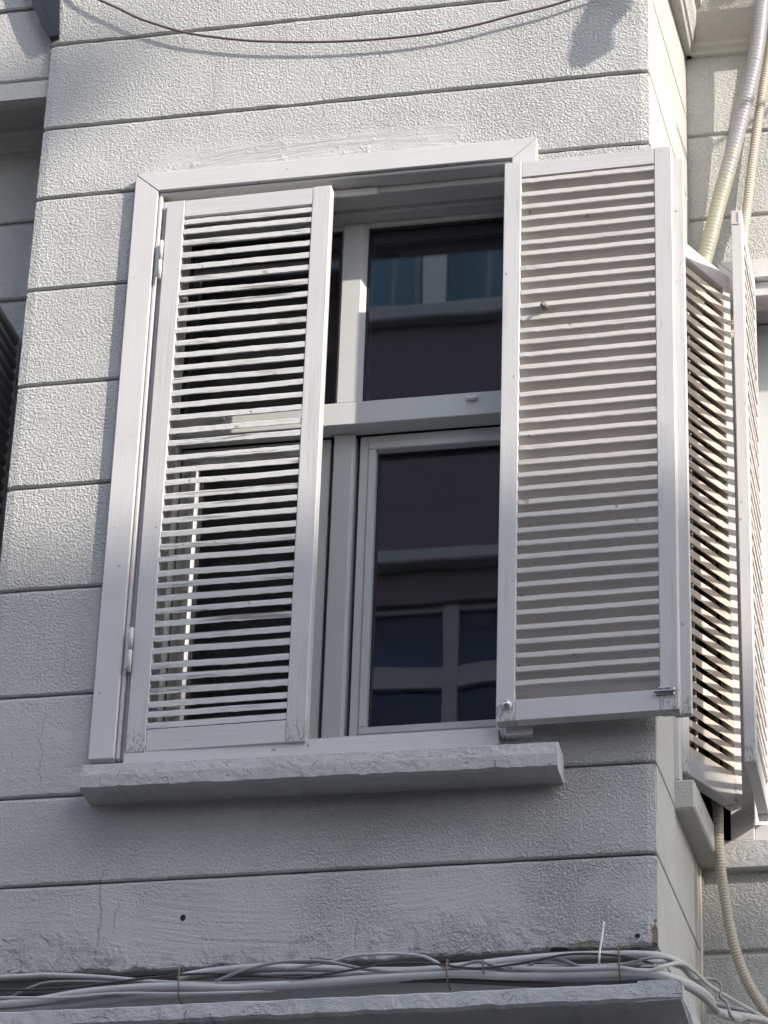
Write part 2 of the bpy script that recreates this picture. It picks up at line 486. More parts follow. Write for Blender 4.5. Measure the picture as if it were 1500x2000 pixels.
JZ = [3.0, 2.74, 2.48, 2.22, 1.96, 1.71, 1.46, 1.21, .965, .705, .4446, .1797, -.0345, -.307, -.5835, -.869, -1.146, -1.4222, -1.677, -1.8924, -2.105]
for i in range(len(JZ)-1):
    zt, zb = JZ[i], JZ[i+1]
    rag = .012 if i == len(JZ)-2 else 0
    if zb > -.04 or zt < -1.6:
        course(BL, BR, zb, zt, 0, seed=i, rag_bot=rag)
    else:
        course(BL, .035, zb, zt, 0, seed=i, end_r=False)
        course(.965, BR, zb, zt, 0, seed=i+.3, end_l=False)
course(.035, .965, -1.677, -1.6, 0, seed=40.0, gap=.001)
# wall below the ledge
z = -2.32
while z > GZ+.2:
    course(BL, BR, z-.3, z, 0, seed=z, step=.1); z -= .3
course(BL, BR, GZ, z, 0, seed=99., step=.1)

def core(*b): return part('wall_core', 'core', bld, *b)
# bay core round the window opening
core(BL+.004, .045, .010, .23, -1.70, .05)
core(.955, BR-.004, .010, .23, -1.70, .05)
core(BL+.004, BR-.004, .010, .23, .052, 3.0)
core(BL+.004, BR-.004, .012, .23, -2.085, -1.702)
core(BL+.004, BR-.004, .075, .23, -2.30, -2.087)
core(BL+.004, BR-.004, .012, .23, GZ, -2.302)
core(.047, .953, .012, .23, -1.70, -1.60)
core(.047, .953, .012, .23, -.045, .05)
# side faces of the bay (slightly splayed on the right)
def side_x(y): return BR + .028*(y/.57)
def side_course(z0, z1, y0, y1):
    g = .0035
    bm = hexa([(side_x(y0)-.04, y0, z0+g), (side_x(y0), y0, z0+g), (side_x(y1), y1, z0+g), (side_x(y1)-.04, y1, z0+g),
               (side_x(y0)-.04, y0, z1-g), (side_x(y0), y0, z1-g), (side_x(y1), y1, z1-g), (side_x(y1)-.04, y1, z1-g)], .002)
    return link('side_course', bm, 'stucco_side', bld)
SW0, SW1 = .238, .566
for i in range(len(JZ)-1):
    zt, zb = JZ[i], JZ[i+1]
    a, b = max(zb, -1.61), min(zt, -.06)
    if a < b-.001:
        side_course(zb, zt, .014, SW0)
        if zt > -.06: side_course(-.06, zt, SW0, .585)
        if zb < -1.61: side_course(zb, -1.61, SW0, .585)
    else: side_course(zb, zt, .014, .585)
z = -2.105
while z > GZ: side_course(max(z-.3, GZ), z, .014, .585); z -= .3
core(BR-.06, BR-.006, .25, .60, -.10, 3.0)
core(BR-.06, BR-.006, .25, .60, GZ, -1.56)
core(BR-.12, BR-.06, .232, .60, GZ, 3.0)
core(BL+.004, BL+.10, .232, .60, GZ, 3.0)

# recessed wall right of the bay
RY = .57
RJ = [.66, .388, .123, -.145, -.41, -.68, -.945, -1.21, -1.475, -1.66, -1.8932, -2.11, -2.39, -2.67, -2.95, -3.25, -3.6, -4.0, -4.5, -5.0, -5.5, -6.0, GZ]
WX0, WX1 = 1.43, 2.36
for i in range(len(RJ)-1):
    zt, zb = RJ[i], RJ[i+1]
    if zb > -.07 or zt < -1.61: course(1.262, 7.0, zb, zt, RY, 'stucco_rear', .004, .008, seed=60+i, step=.05)
    else:
        a, b = zb, zt
        if zt > -.06:
            course(1.262, 7.0, -.06, zt, RY, 'stucco_rear', .003, .008, seed=60+i, step=.05); b = -.06
        if zb < -1.61:
            course(1.262, 7.0, zb, -1.61, RY, 'stucco_rear', .003, .008, seed=60+i, step=.05); a = -1.61
        course(WX1+.03, 7.0, a, b, RY, 'stucco_rear', .004, .008, seed=80+i, step=.05)
part('wall_core', 'room', bld, 1.262, WX0-.02, RY+.20, RY+.3, -1.62, -.05)
part('wall_core', 'room', bld, WX0-.05, WX0-.02, RY+.021, RY+.199, -1.62, -.05)
part('wall_core', 'room', bld, 1.262, 1.303, RY+.031, RY+.199, -1.62, -.05)
core(WX1+.02, 7.0, RY+.007, RY+.3, -1.62, -.05)
core(1.262, 7.0, RY+.007, RY+.3, -.048, 3.0)
core(1.262, 7.0, RY+.007, RY+.3, GZ, -1.622)

# left of the bay: upper wall nearly flush, lower wall set back
UY, LY = .016, .23
LJ = [3.0, 2.74, 2.48, 2.22, 1.96, 1.72, 1.48, 1.26, 1.03, .81, .583, .350, .298]
for i in range(len(LJ)-1): course(-6.0, BL-.0025, LJ[i+1], LJ[i], UY, gap=.005 if i < len(LJ)-2 else .002, seed=100+i, step=.04)
LL = [.285, .064, -.174, -.42, -.67, -.93, -1.2, -1.47, -1.74, -2.0, -2.3, -2.6, -3.0, -3.5, -4.0, -4.5, -5.0, -5.5, -6.0, GZ]
for i in range(len(LL)-1):
    zt, zb = LL[i], LL[i+1]
    if zt <= -.17 and zb >= -1.75:
        course(-.53, BL+.002, zb, zt, LY, gap=.005, seed=120+i)
        course(-6.0, -1.38, zb, zt, LY, gap=.005, seed=140+i, step=.06)
    else: course(-6.0, BL+.002, zb, zt, LY, gap=.005, seed=120+i, step=.04)
core(-6.0, -1.40, LY+.010, .6, GZ, .262)
core(-.52, BL+.002, LY+.010, .6, GZ, .262)
core(-1.398, -.522, LY+.12, .6, GZ, .262)
core(-1.398, -.522, LY+.010, LY+.118, -.20, .262)
core(-1.398, -.522, LY+.010, LY+.118, GZ, -1.72)
# mouldings under the upper left wall
link('moulding', prism([(UY-.002, .297), (UY-.002, .345), (.052, .345), (.052, .293), (.030, .2885), (.014, .292)], -6.0, BL-.003), 'stucco_side', bld)
link('moulding', prism([(.240, .266), (.228, .267), (.222, .272), (.205, .273), (.203, .281), (.176, .283), (.172, .292), (.150, .294), (.146, .308), (.132, .322), (.108, .331), (.0525, .333), (.0525, .346), (.240, .346)], -6.0, BL+.002), 'stucco_side', bld)
core(-6.0, BL-.004, UY+.010, .6, .347, 3.0)

# cornice with a boxed soffit over the recessed wall on the right
prof = [(.575, .640), (.556, .640), (.551, .650), (.538, .654), (.534, .664), (.512, .674), (.488, .690), (.466, .712), (.452, .738), (.447, .758), (.434, .763), (.430, .80), (.430, 3.0), (.575, 3.0)]
link('cornice', prism(prof, 1.303, 7.0), 'stucco_side', bld, False)
profs = [(BR-.002, .640), (1.316, .640), (1.320, .652), (1.326, .656), (1.330, .672), (1.338, .690), (1.342, .716), (1.356, .724), (1.360, .745), (1.362, .80), (BR-.002, .80)]
link('cornice', prism(profs, .0, .572, 'y'), 'stucco_side', bld)
fr = link('soffit_vent', hexa([(1.392, .446, .738), (1.462, .446, .738), (1.462, .470, .738), (1.392, .470, .738), (1.392, .440, .768), (1.462, .440, .768), (1.462, .46, .768), (1.392, .46, .768)], .002), 'dark', bld)
link('vent_ring', cyl((1.430, .442, .752), (0, -.8, -.5), .014, .006, 18), 'white_plastic', fr)

# string-course ledge
LP = -.17; LZ = -2.252
bm = bmesh.new()
NX = 90
rows = []
for i in range(NX+1):
    x = -.62 + (1.340+.62)*i/NX
    j1 = jit(x*1.7, 3)*.006; j2 = jit(x*1.3, 8)*.006; j3 = jit(x*2.1, 12)*.004
    yb = .09 if x > BL-.002 else .245
    rows.append([bm.verts.new(p) for p in ((x, yb, LZ+.006), (x, LP+.016+j3, LZ+.004+j1*.5), (x, LP+.003+j3, LZ-.003+j1), (x, LP+j3*.7, LZ-.034+j2), (x, LP+.006+j3*.5, LZ-.041+j2), (x, yb, LZ-.042))])
for i in range(NX):
    for j in range(5): bm.faces.new((rows[i][j], rows[i+1][j], rows[i+1][j+1], rows[i][j+1]))
bm.faces.new(rows[0]); bm.faces.new(rows[-1])
link('ledge', bm, 'ledge', bld)
bm = bmesh.new(); rows = []
for i in range(31):
    y = LP + (.62-LP)*i/30
    xo = 1.342 + .03*(i/30)
    j1 = jit(y*1.7, 33)*.005; j2 = jit(y*1.3, 38)*.005
    a = max(0.0, .002 - 0)
    rows.append([bm.verts.new(p) for p in ((1.25, max(y, LP+.004), LZ+.005), (xo-.010, y+.002, LZ+.004+j1*.5), (xo+j1*.4, y, LZ-.004+j1), (xo+j2*.4, y, LZ-.034+j2), (xo-.008, y+.002, LZ-.041+j2), (1.25, max(y, LP+.004), LZ-.041))])
for i in range(30):
    for j in range(5): bm.faces.new((rows[i][j], rows[i+1][j], rows[i+1][j+1], rows[i][j+1]))
bm.faces.new(rows[0]); bm.faces.new(rows[-1])
link('ledge', bm, 'ledge', bld)
# window sill
def rough_slab(x0, x1, y0, y1, z0, z1, mat, name, tilt=0.0, n=70):
    bm = bmesh.new(); rows = []
    for i in range(n+1):
        x = x0 + (x1-x0)*i/n
        t = tilt*(i/n)
        j1, j2, j3 = jit(x*1.9, 51)*.003, jit(x*1.6, 58)*.0045, jit(x*2.7, 63)*.002
        rows.append([bm.verts.new(p) for p in ((x, y1, z1+t), (x, y0+.012, z1+t+j1*.6), (x, y0+.003+j3, z1-.005+t+j1), (x, y0+j3, (z0+z1)/2+t), (x, y0+.002+j3, z0+.005+t+j2), (x, y0+.012, z0+t+j2*.7), (x, y1, z0+t))])
    for i in range(n):
        for j in range(6): bm.faces.new((rows[i][j], rows[i+1][j], rows[i+1][j+1], rows[i][j+1]))
        bm.faces.new((rows[i][6], rows[i+1][6], rows[i+1][0], rows[i][0]))
    bm.faces.new(rows[0]); bm.faces.new(rows[-1])
    return link(name, bm, mat, bld)
rough_slab(.006, 1.071, -.088, .05, -1.706, -1.642, 'concrete', 'window_sill', -.012)
# sill of the narrow side window, and of the recessed window
bm = hexa([(1.27, .234, -1.685), (1.329, .234, -1.685), (1.352, .60, -1.685), (1.27, .60, -1.685), (1.27, .234, -1.612), (1.328, .234, -1.614), (1.352, .60, -1.614), (1.27, .60, -1.612)], .004)
link('window_sill', bm, 'stucco_side', bld)
part('window_sill', 'concrete', bld, 1.352, 2.48, .545, .62, -1.698, -1.628, bev=.003)

# inside of the room behind the bay window
bm = box(BL+.12, BR-.13, .232, 4.0, -2.3, .6)
for fc in list(bm.faces):
    if abs(fc.calc_center_median().y - .232) < 1e-4: bm.faces.remove(fc)
bmesh.ops.reverse_faces(bm, faces=bm.faces)
o = link('room_wall', bm, 'room', bld, recalc=False)

# ------------------------------------------------------------------ main window (part of the building)
def window_root(name, bm, mat, label=None):
    o = link(name, bm, mat, bld)
    if label: o['label'] = label
    return o
bm = bmesh.new()
WY = .155
box(.052, .100, WY, .23, -1.555, -.050, 0, bm); box(.9535, .985, WY, .23, -1.555, -.050, 0, bm)
box(.100, .9535, WY, .23, -.100, -.050, 0, bm); box(.100, .9535, WY, .23, -1.555, -1.515, 0, bm)
win = window_root('window', bm, 'upvc', 'white casement window with dark glass in the bay front')
def wp(name, mat, *b, bev=0.0): return part(name, mat, win, *b, bev=bev)
# timber surround
def mitre(poly, y0, y1, mat='wood', name='trim_board', bev=.0015):
    return link(name, prism(poly, y0, y1, 'y', bev), mat, win)
TY0, TY1 = -.021, .012
mitre([(-.001, -.004), (1.001, -.004), (.941, -.0585), (.059, -.0585)], TY0, TY1, 'board')
mitre([(-.001, -.005), (.0585, -.059), (.0585, -1.601), (-.001, -1.601)], TY0+.001, TY1)
mitre([(1.001, -.005), (1.001, -1.601), (.9415, -1.601), (.9415, -.059)], TY0+.001, TY1)
# inner beads
for b in ((.0600, .0690, -.012, .06, -1.600, -.0690), (.9310, .9400, -.012, .06, -1.600, -.0690), (.0600, .9400, -.012, .06, -.0685, -.0595)):
    wp('bead', 'wood', *b, bev=.0025)
for b in ((.0700, .0790, .000, .06, -1.600, -.0790), (.9210, .9300, .000, .06, -1.600, -.0790)):
    wp('bead', 'wood', *b, bev=.0015)
# head and jamb linings
wp('head_board', 'board', .0695, .9305, .034, .055, -.0850, -.0690, bev=.002)
wp('head_board', 'board', .0695, .9305, .0555, .110, -.0770, -.0560, bev=.002)
link('head_plaster', box(.0695, .9305, .1105, .1545, -.0900, -.0560, .004), 'concrete', win)
wp('jamb_board', 'wood', .0470, .0600, .062, .1545, -1.600, -.056)
wp('jamb_board', 'wood', .9545, .9560, .062, .1545, -1.600, -.056)
wp('stop_block', 'wood', .484, .601, .0265, .0335, -.0935, -.0715, bev=.003)
wp('bottom_rail', 'board', .0795, .9295, -.016, .06, -1.640, -1.583, bev=.002)
wp('bottom_rail', 'board', .0695, .9305, .0605, .1545, -1.60, -1.5415, bev=.002)
wp('corner_block', 'wood', .945, 1.006, -.0245, -.0215, -1.606, -1.566, bev=.001)
# plastic frame members
def mull(x0, x1, y0, y1, z0, z1, ch=.012, name='mullion'):
    return link(name, prism([(x0, y1), (x0, y0+ch*.9), (x0+ch*.5, y0), (x1-ch, y0), (x1, y0+ch*1.2), (x1, y1)], z0, z1, 'z', .0008), 'upvc', win)
mull(.487, .553, .150, .235, -.608, -.0905, .013)
mull(.480, .533, .190, .255, -1.515, -.6735, .006)
wp('transom', 'upvc', .100, .953, .148, .2035, -.672, -.609, bev=.002)
# fixed upper panes
def pane(x0, x1, y, z0, z1): return link('pane', box(x0, x1, y, y+.006, z0, z1), 'glass', win)
pane(.556, .952, .168, -.607, -.102); pane(.101, .484, .168, -.607, -.102)
for (a, b) in ((.5535, .9525), (.1005, .4865)):
    bm = bmesh.new()
    box(a, b, .164, .176, -.6085, -.6035, 0, bm); box(a, b, .164, .176, -.108, -.1005, 0, bm)
    box(a, a+.005, .164, .176, -.6035, -.108, 0, bm); box(b-.005, b, .164, .176, -.6035, -.108, 0, bm)
    link('gasket', bm, 'gasket', win)
# lower opening sashes
def sash(x0, x1, z0, z1, y, wd=.040):
    polys = [[(x0, z0), (x1, z0), (x1-wd, z0+wd), (x0+wd, z0+wd)], [(x0, z1), (x0+wd, z1-wd), (x1-wd, z1-wd), (x1, z1)],
             [(x0, z0), (x0+wd, z0+wd), (x0+wd, z1-wd), (x0, z1)], [(x1, z0), (x1, z1), (x1-wd, z1-wd), (x1-wd, z0+wd)]]
    for i, pl in enumerate(polys):
        link('sash_rail', prism(pl, y, y+.05, 'y', .0012), 'upvc', win)
        # sloped glazing bead, a little proud inside the rail
        w2 = wd*.62
        c = [(x0+w2, z0+w2), (x1-w2, z0+w2), (x1-w2, z1-w2), (x0+w2, z1-w2)]
    for (a, b, c_, d) in ((x0+wd*.55, x1-wd*.55, z0+wd*.55, z0+wd), (x0+wd*.55, x1-wd*.55, z1-wd, z1-wd*.55), (x0+wd*.55, x0+wd, z0+wd+.0005, z1-wd-.0005), (x1-wd, x1-wd*.55, z0+wd+.0005, z1-wd-.0005)):
        link('glazing_bead', box(a, b, y-.006, y-.0003, c_, d, .0018), 'upvc', win)
    g = .004
    bm = bmesh.new()
    xa, xb, za, zb = x0+wd, x1-wd, z0+wd, z1-wd
    box(xa, xb, y+.02, y+.034, za, za+g, 0, bm); box(xa, xb, y+.02, y+.034, zb-g, zb, 0, bm)
    box(xa, xa+g, y+.02, y+.034, za+g, zb-g, 0, bm); box(xb-g, xb, y+.02, y+.034, za+g, zb-g, 0, bm)
    link('gasket', bm, 'gasket', win)
    pane(xa, xb, y+.024, za, zb)
sash(.543, .951, -1.493, -.675, .205)
sash(.104, .470, -1.493, -.675, .205)
# drain caps on the transom
for cx in (.823, .206):
    link('drain_cap', box(cx-.014, cx+.014, .137, .1477, -.634, -.622, .003), 'white_plastic', win)
# blob of sealant at the foot of the mullion
bm = bmesh.new(); bmesh.ops.create_icosphere(bm, subdivisions=2, radius=.008)
for v in bm.verts: v.co = Vector((.515 + v.co.x*2.2, .13+v.co.y, -1.539 + v.co.z*.8 + .004*noise.noise(v.co*160)))
link('sealant_blob', bm, 'white_plastic', win, True)

# narrow window in the bay side and window in the recessed wall
bm = hexa([(1.262, SW0, -1.611), (1.296, SW0, -1.611), (1.298, SW0+.034, -1.611), (1.262, SW0+.034, -1.611),
           (1.262, SW0, -.061), (1.296, SW0, -.061), (1.298, SW0+.034, -.061), (1.262, SW0+.034, -.061)], .0015)
sw = window_root('window', bm, 'wood', 'narrow window in the bay side behind the ajar shutter')
link('frame', box(1.240, 1.270, SW1-.03, SW1+.0, -1.611, -.061, .0015), 'wood', sw)
link('frame', box(1.240, 1.270, SW0+.0345, SW1-.031, -.11, -.061, .0015), 'wood', sw)
link('pane', box(1.236, 1.242, SW0+.02, SW1-.02, -1.6, -.1), 'glass', sw)
bm = prism([(WX0-.055, -.026), (WX1+.055, -.026), (WX1, -.082), (WX0, -.082)], RY-.02, RY+.02, 'y', .0015)
rw = window_root('window', bm, 'wood', 'window in the recessed wall at the right edge')
link('frame', prism([(WX0-.055, -.027), (WX0-.0005, -.083), (WX0-.0005, -1.627), (WX0-.055, -1.627)], RY-.02, RY+.02, 'y', .0015), 'wood', rw)
link('frame', prism([(WX1+.055, -.027), (WX1+.055, -1.627), (WX1+.0005, -1.627), (WX1+.0005, -.083)], RY-.02, RY+.02, 'y', .0015), 'wood', rw)
link('head_board', box(WX0, WX1, RY+.0, RY+.07, -.125, -.083, .002), 'wood', rw)
link('jamb_board', box(WX0-.012, WX0, RY+.021, RY+.22, -1.62, -.05, .001), 'concrete', rw)
link('jamb_board', box(WX0, WX1, RY+.0705, RY+.22, -.105, -.05, .001), 'concrete', rw)
bm = bmesh.new()
for b in ((WX0+.0, WX0+.055, .73, .78, -1.60, -.11), (WX1-.055, WX1, .73, .78, -1.60, -.11), (WX0+.055, WX1-.055, .73, .78, -.165, -.11), (WX0+.055, WX1-.055, .73, .78, -1.60, -1.55), (1.86, 1.93, .73, .78, -1.55, -.165)):
    box(*b, 0, bm)
link('frame', bm, 'upvc', rw)
link('pane', box(WX0+.055, WX1-.055, .755, .761, -1.55, -.165), 'glass', rw)
link('backing', box(WX0-.02, WX1+.02, .80, .86, -1.62, -.05), 'room', rw)
link('bottom_rail', box(WX0, WX1, RY-.01, RY+.16, -1.627, -1.585, .002), 'wood', rw)
# window in the set-back wall left of the bay
bm = prism([(-1.43, -.15), (-.47, -.15), (-.53, -.21), (-1.37, -.21)], LY-.02, LY+.009, 'y', .0015)
lw = window_root('window', bm, 'wood', 'window in the shaded wall left of the bay')
link('frame', prism([(-.47, -.151), (-.47, -1.74), (-.53, -1.74), (-.53, -.211)], LY-.02, LY+.009, 'y', .0015), 'wood', lw)
link('frame', prism([(-1.43, -.151), (-1.37, -.211), (-1.37, -1.74), (-1.43, -1.74)], LY-.02, LY+.009, 'y', .0015), 'wood', lw)
link('pane', box(-1.385, -.515, LY+.09, LY+.096, -1.735, -.19), 'glass', lw)

# ------------------------------------------------------------------ louvred shutters
def slat_mesh(length, depth, edge, slope, variant, rough):
    """a slat along +x; section is a leaning parallelogram with upright edges, z = y*slope"""
    bm = bmesh.new()
    n = 22
    rows = []
    for i in range(n+1):
        x = length*i/n
        bow = .0014*noise.noise(Vector((x*8, variant*3.1, 1)))*rough
        hy, hz = depth/2, edge/2
        def e(k, a): return (a*noise.noise(Vector((x*48, variant*5.7, k))) + a*.7*noise.noise(Vector((x*130, variant, k+4))))*rough
        et, eb, ey = e(2, .0013), e(6, .0013), e(9, .0009)
        c = .0012
        P = ((-hy+ey, -hz+c+eb), (-hy+ey, hz-c+et), (-hy+c, hz+et), (hy-c, hz), (hy, hz-c), (hy, -hz+c), (hy-c, -hz), (-hy+c, -hz+eb))
        rows.append([bm.verts.new((x, y, z + y*slope + bow)) for y, z in P])
    for i in range(n):
        for j in range(8): bm.faces.new((rows[i][j], rows[i][(j+1) % 8], rows[i+1][(j+1) % 8], rows[i+1][j]))
    bm.faces.new(rows[0]); bm.faces.new(rows[-1])
    bmesh.ops.recalc_face_normals(bm, faces=bm.faces)
    me = bpy.data.meshes.new('slat')
    bm.to_mesh(me); bm.free()
    return me

def shutter(label, loc, rotz, w, h, slat_z, tilt, slat_mat, st=.042, top=.048, bot=.052, th=.032, rough=1.0, tiltjit=2.0, sw=.029, edge=.0150, category='shutter'):
    """leaf in local coordinates: hinge edge x=0, leaf along +x, thickness y in [0, th], base z=0"""
    root = bpy.data.objects.new('louvered_shutter', None)
    col.objects.link(root)
    root.location = loc
    root.rotation_euler = (0, 0, rotz)
    root.empty_display_size = .1
    tag(root, label, category, 'white louvred window shutters')
    link('stile', box(0, st, 0, th, 0, h, .0018), 'stile', root)
    link('stile', box(w-st, w, 0, th, 0, h, .0018), 'stile', root)
    link('rail', box(st+.0006, w-st-.0006, .001, th-.001, h-top, h-.0015, .0012), 'rail', root)
    link('rail', box(st+.0006, w-st-.0006, .001, th-.001, .0015, bot, .0012), 'rail', root)
    L = w-2*st-.001
    ms = []
    for k in range(7):
        me = slat_mesh(L, sw, edge, math.tan(tilt), k + random.random()*50, rough)
        me.materials.append(M[slat_mat]); ms.append(me)
    for i, z in enumerate(slat_z):
        o = bpy.data.objects.new('slat', ms[i % 7])
        col.objects.link(o)
        o.parent = root
        o.location = (st+.0005, th/2 + random.uniform(-.0012, .0012)*rough, z)
        o.rotation_euler = (R(random.uniform(-tiltjit, tiltjit)), R(random.uniform(-.18, .18))*rough, 0)
    return root

TILT = R(31)        # outer edge lower than the inner edge
SL = [-0.125, -0.1608, -0.1888, -0.2209, -0.2555, -0.2918, -0.328, -0.3672, -0.4039, -0.4404, -0.4753, -0.5101, -0.5452, -0.5805, -0.6154, -0.651, -0.6853, -0.7203, -0.7556, -0.7896, -0.8302, -0.8639, -0.8975, -0.932, -0.9659, -0.999, -1.0347, -1.0687, -1.1014, -1.1382, -1.1701, -1.2031, -1.2366, -1.2697, -1.3081, -1.338, -1.3774, -1.4078, -1.4411, -1.4744, -1.5003, -1.5282][1:]
LZB = -1.590
s1 = shutter('closed left shutter of the bay window with flaking slats', (.083, -.017, LZB), R(-1.0), .4145, 1.498, [z-LZB+.010 for z in SL], TILT, 'slat', st=.046, top=.050, bot=.056)
# broken arris at the head of its free stile
for (hz0, hz1) in ((-.322, -.212), (-1.388, -1.277)):
    h = link('hinge', cyl((-.004, -.006, hz0-LZB), (0, 0, 1), .0048, (hz1-hz0)*.49, 12), 'wood', s1, True)
    cyl_b = link('hinge', cyl((-.004, -.006, hz0-LZB+(hz1-hz0)*.51), (0, 0, 1), .0048, (hz1-hz0)*.49, 12), 'wood', s1, True)
    link('hinge_plate', box(-.016, -.0075, -.003, .001, hz0-LZB+.01, hz1-LZB-.01, .0005), 'wood', s1)
SRz = [-0.1793, -0.2178, -0.2532, -0.287, -0.3207, -0.3571, -0.3876, -0.4281, -0.4626, -0.4969, -0.534, -0.568, -0.6019, -0.6343, -0.6693, -0.7027, -0.7375, -0.7761, -0.8133, -0.8475, -0.8816, -0.9195, -0.9573, -0.9909, -1.0257, -1.0616, -1.0961, -1.1343, -1.1671, -1.2024, -1.2375, -1.2725, -1.3085, -1.3431, -1.3802, -1.4157, -1.4498, -1.4838, -1.5176]
RZB = -1.592
RY0 = -.064
s2 = shutter('right shutter of the bay window folded fully open against the wall', (.931, RY0, RZB), R(-1.2), .402, 1.488, [z-RZB+.008 for z in SRz] + [-.145-RZB], -R(36), 'slat_ok', st=.0415, top=.046, bot=.052, rough=.55, tiltjit=1.2, edge=.0135)
link('astragal', box(.386, .425, .0325, .050, .004, 1.474, .002), 'stile', s2)
k_ = link('knob', cyl((.025, .001, .040), (0, -1, 0), .011, .006, 18), 'white_plastic', s2, True)
bm = cyl((.025, -.005, .038), (0, -1, 0), .0075, .010, 16)
link('bolt', bm, 'metal', k_, True)
bm = box(.352, .392, -.003, .0, .036, .054, .001)
for q in (.358, .374): cyl((q, -.004, .050), (1, 0, 0), .0055, .010, 10, bm)
cyl((.349, -.006, .044), (1, 0, 0), .0032, .046, 8, bm)
link('latch', bm, 'metal', s2)
bm = cyl((.100, .004, 1.070), (.1, -1, -.35), .0095, .016, 12); cyl((.098, -.010, 1.064), (.1, -1, -.35), .004, .010, 10, bm)
link('hook', bm, 'hook_iron', s2, True)

# side shutter, ajar, and its neighbour on the recessed wall
AZB = -1.575
na = 39
s3 = shutter('narrow sunlit shutter standing ajar on the side of the bay', (1.2985, .272, AZB), math.atan2(.214, .111), .243, 1.458, [.078 + i*.03455 for i in range(na)], R(41), 'slat_warm', st=.030, top=.046, bot=.058, th=.034, rough=.7, edge=.0188, sw=.033)
BZB = -1.575
s4 = shutter('outermost right shutter standing straight out from the recessed wall', (1.4665, .243, BZB), R(90), .325, 1.49, [.08 + i*.0352 for i in range(39)], -TILT, 'slat_ok', st=.040, top=.048, bot=.055, th=.027, rough=.7)
bm = box(.0, .0, 0, 0, 0, 0) if False else bmesh.new()
box(-.0025, -.0002, .006, .009, 1.448, 1.484, 0, bm); box(-.0025, -.0002, .009, .021, 1.448, 1.451, 0, bm)
link('bracket', bm, 'wood', s4)
CZB = -1.74
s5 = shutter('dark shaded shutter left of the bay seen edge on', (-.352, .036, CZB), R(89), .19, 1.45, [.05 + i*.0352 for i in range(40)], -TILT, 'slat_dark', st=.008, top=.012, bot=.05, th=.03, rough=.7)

# dry plant stems inside, behind the lower left pane
for i, (a, b, c) in enumerate((((.190, .300, -1.52), (.192, .31, -1.33), (.188, .30, -1.17)), ((.215, .32, -1.45), (.222, .31, -1.30), (.205, .30, -1.20)))):
    o = link('plant_stem', tube([a, b, c], .0028, 6, 4), 'stem', None, True)
    tag(o, ('upright' if i == 0 else 'bent') + ' dry stem behind the slats of the left shutter', 'plant stem')

# ------------------------------------------------------------------ cables and conduits
def cable(name, pts, r, mat, label, cat='cable', group=None, n=8, sub=5):
    o = link(name, tube(pts, r, n, sub), mat, None, True)
    return tag(o, label, cat, group)
cable('wire', [(-.245, -.001, .64), (-.2, -.018, .604), (-0.143, -0.022, 0.561), (-0.086, -0.022, 0.524), (-0.029, -0.022, 0.485), (0.04, -0.022, 0.449), (0.109, -0.022, 0.419), (0.191, -0.022, 0.395), (0.285, -0.022, 0.373), (0.417, -0.022, 0.354), (0.523, -0.022, 0.344), (0.627, -0.022, 0.34), (0.718, -0.022, 0.341), (0.808, -0.022, 0.349), (0.872, -0.022, 0.359), (0.936, -0.022, 0.373), (1.039, -0.022, 0.392), (1.115, -0.022, 0.414), (1.2, -.02, .44), (1.262, -.001, .47)], .0034, 'cable_brown', 'thin brown wire sagging across the wall above the window')
G = 'cables lying along the ledge under the window'
cable('cable', [(0.244, -0.03, -2.14), (0.269, -0.03, -2.133), (0.336, -0.03, -2.126), (0.414, -0.03, -2.123), (0.482, -0.03, -2.127), (0.572, -0.03, -2.134), (0.638, -0.03, -2.141), (0.749, -0.03, -2.147), (0.837, -0.03, -2.144), (0.968, -0.03, -2.134), (1.077, -0.03, -2.13), (1.185, -0.03, -2.132), (1.26, -0.03, -2.137), (1.3, -0.01, -2.14), (1.321, 0.08, -2.124), (1.335, 0.2, -2.106), (1.345, 0.3, -2.09)], .0092, 'cable_light', 'thick pale cable lying uppermost against the wall foot', group=G)
cable('cable', [(-0.174-.1, -0.045, -2.125), (-0.082, -0.045, -2.123), (-0.035, -0.045, -2.124), (0.08, -0.045, -2.135), (0.194, -0.045, -2.151), (0.308, -0.045, -2.161), (0.42, -0.045, -2.164), (0.553, -0.045, -2.157), (0.664, -0.045, -2.153), (0.829, -0.045, -2.153), (0.927, -0.045, -2.153), (1.079, -0.045, -2.16), (1.187, -0.045, -2.163), (1.262, -0.045, -2.157), (1.299, 0.0, -2.145), (1.321, 0.08, -2.129), (1.34, 0.2, -2.112)], .0056, 'cable_light', 'medium pale cable that is topmost at the left end of the ledge', group=G)
cable('cable', [(-0.163-.1, -0.06, -2.197), (-0.071, -0.06, -2.188), (0.03, -0.06, -2.175), (0.132, -0.06, -2.169), (0.233, -0.06, -2.169), (0.369, -0.06, -2.179), (0.424, -0.06, -2.178), (0.535, -0.06, -2.177), (0.646, -0.06, -2.173), (0.832, -0.06, -2.17), (0.974, -0.06, -2.181), (1.114, -0.06, -2.184), (1.221, -0.06, -2.185), (1.274, -0.06, -2.19), (1.313, -0.03, -2.193), (1.346, 0.05, -2.183), (1.365, 0.12, -2.179), (1.371, 0.16, -2.189), (1.388, 0.25, -2.169), (1.418, 0.4, -2.12)], .0092, 'cable_light', 'thick pale cable bending over the right end of the ledge', group=G)
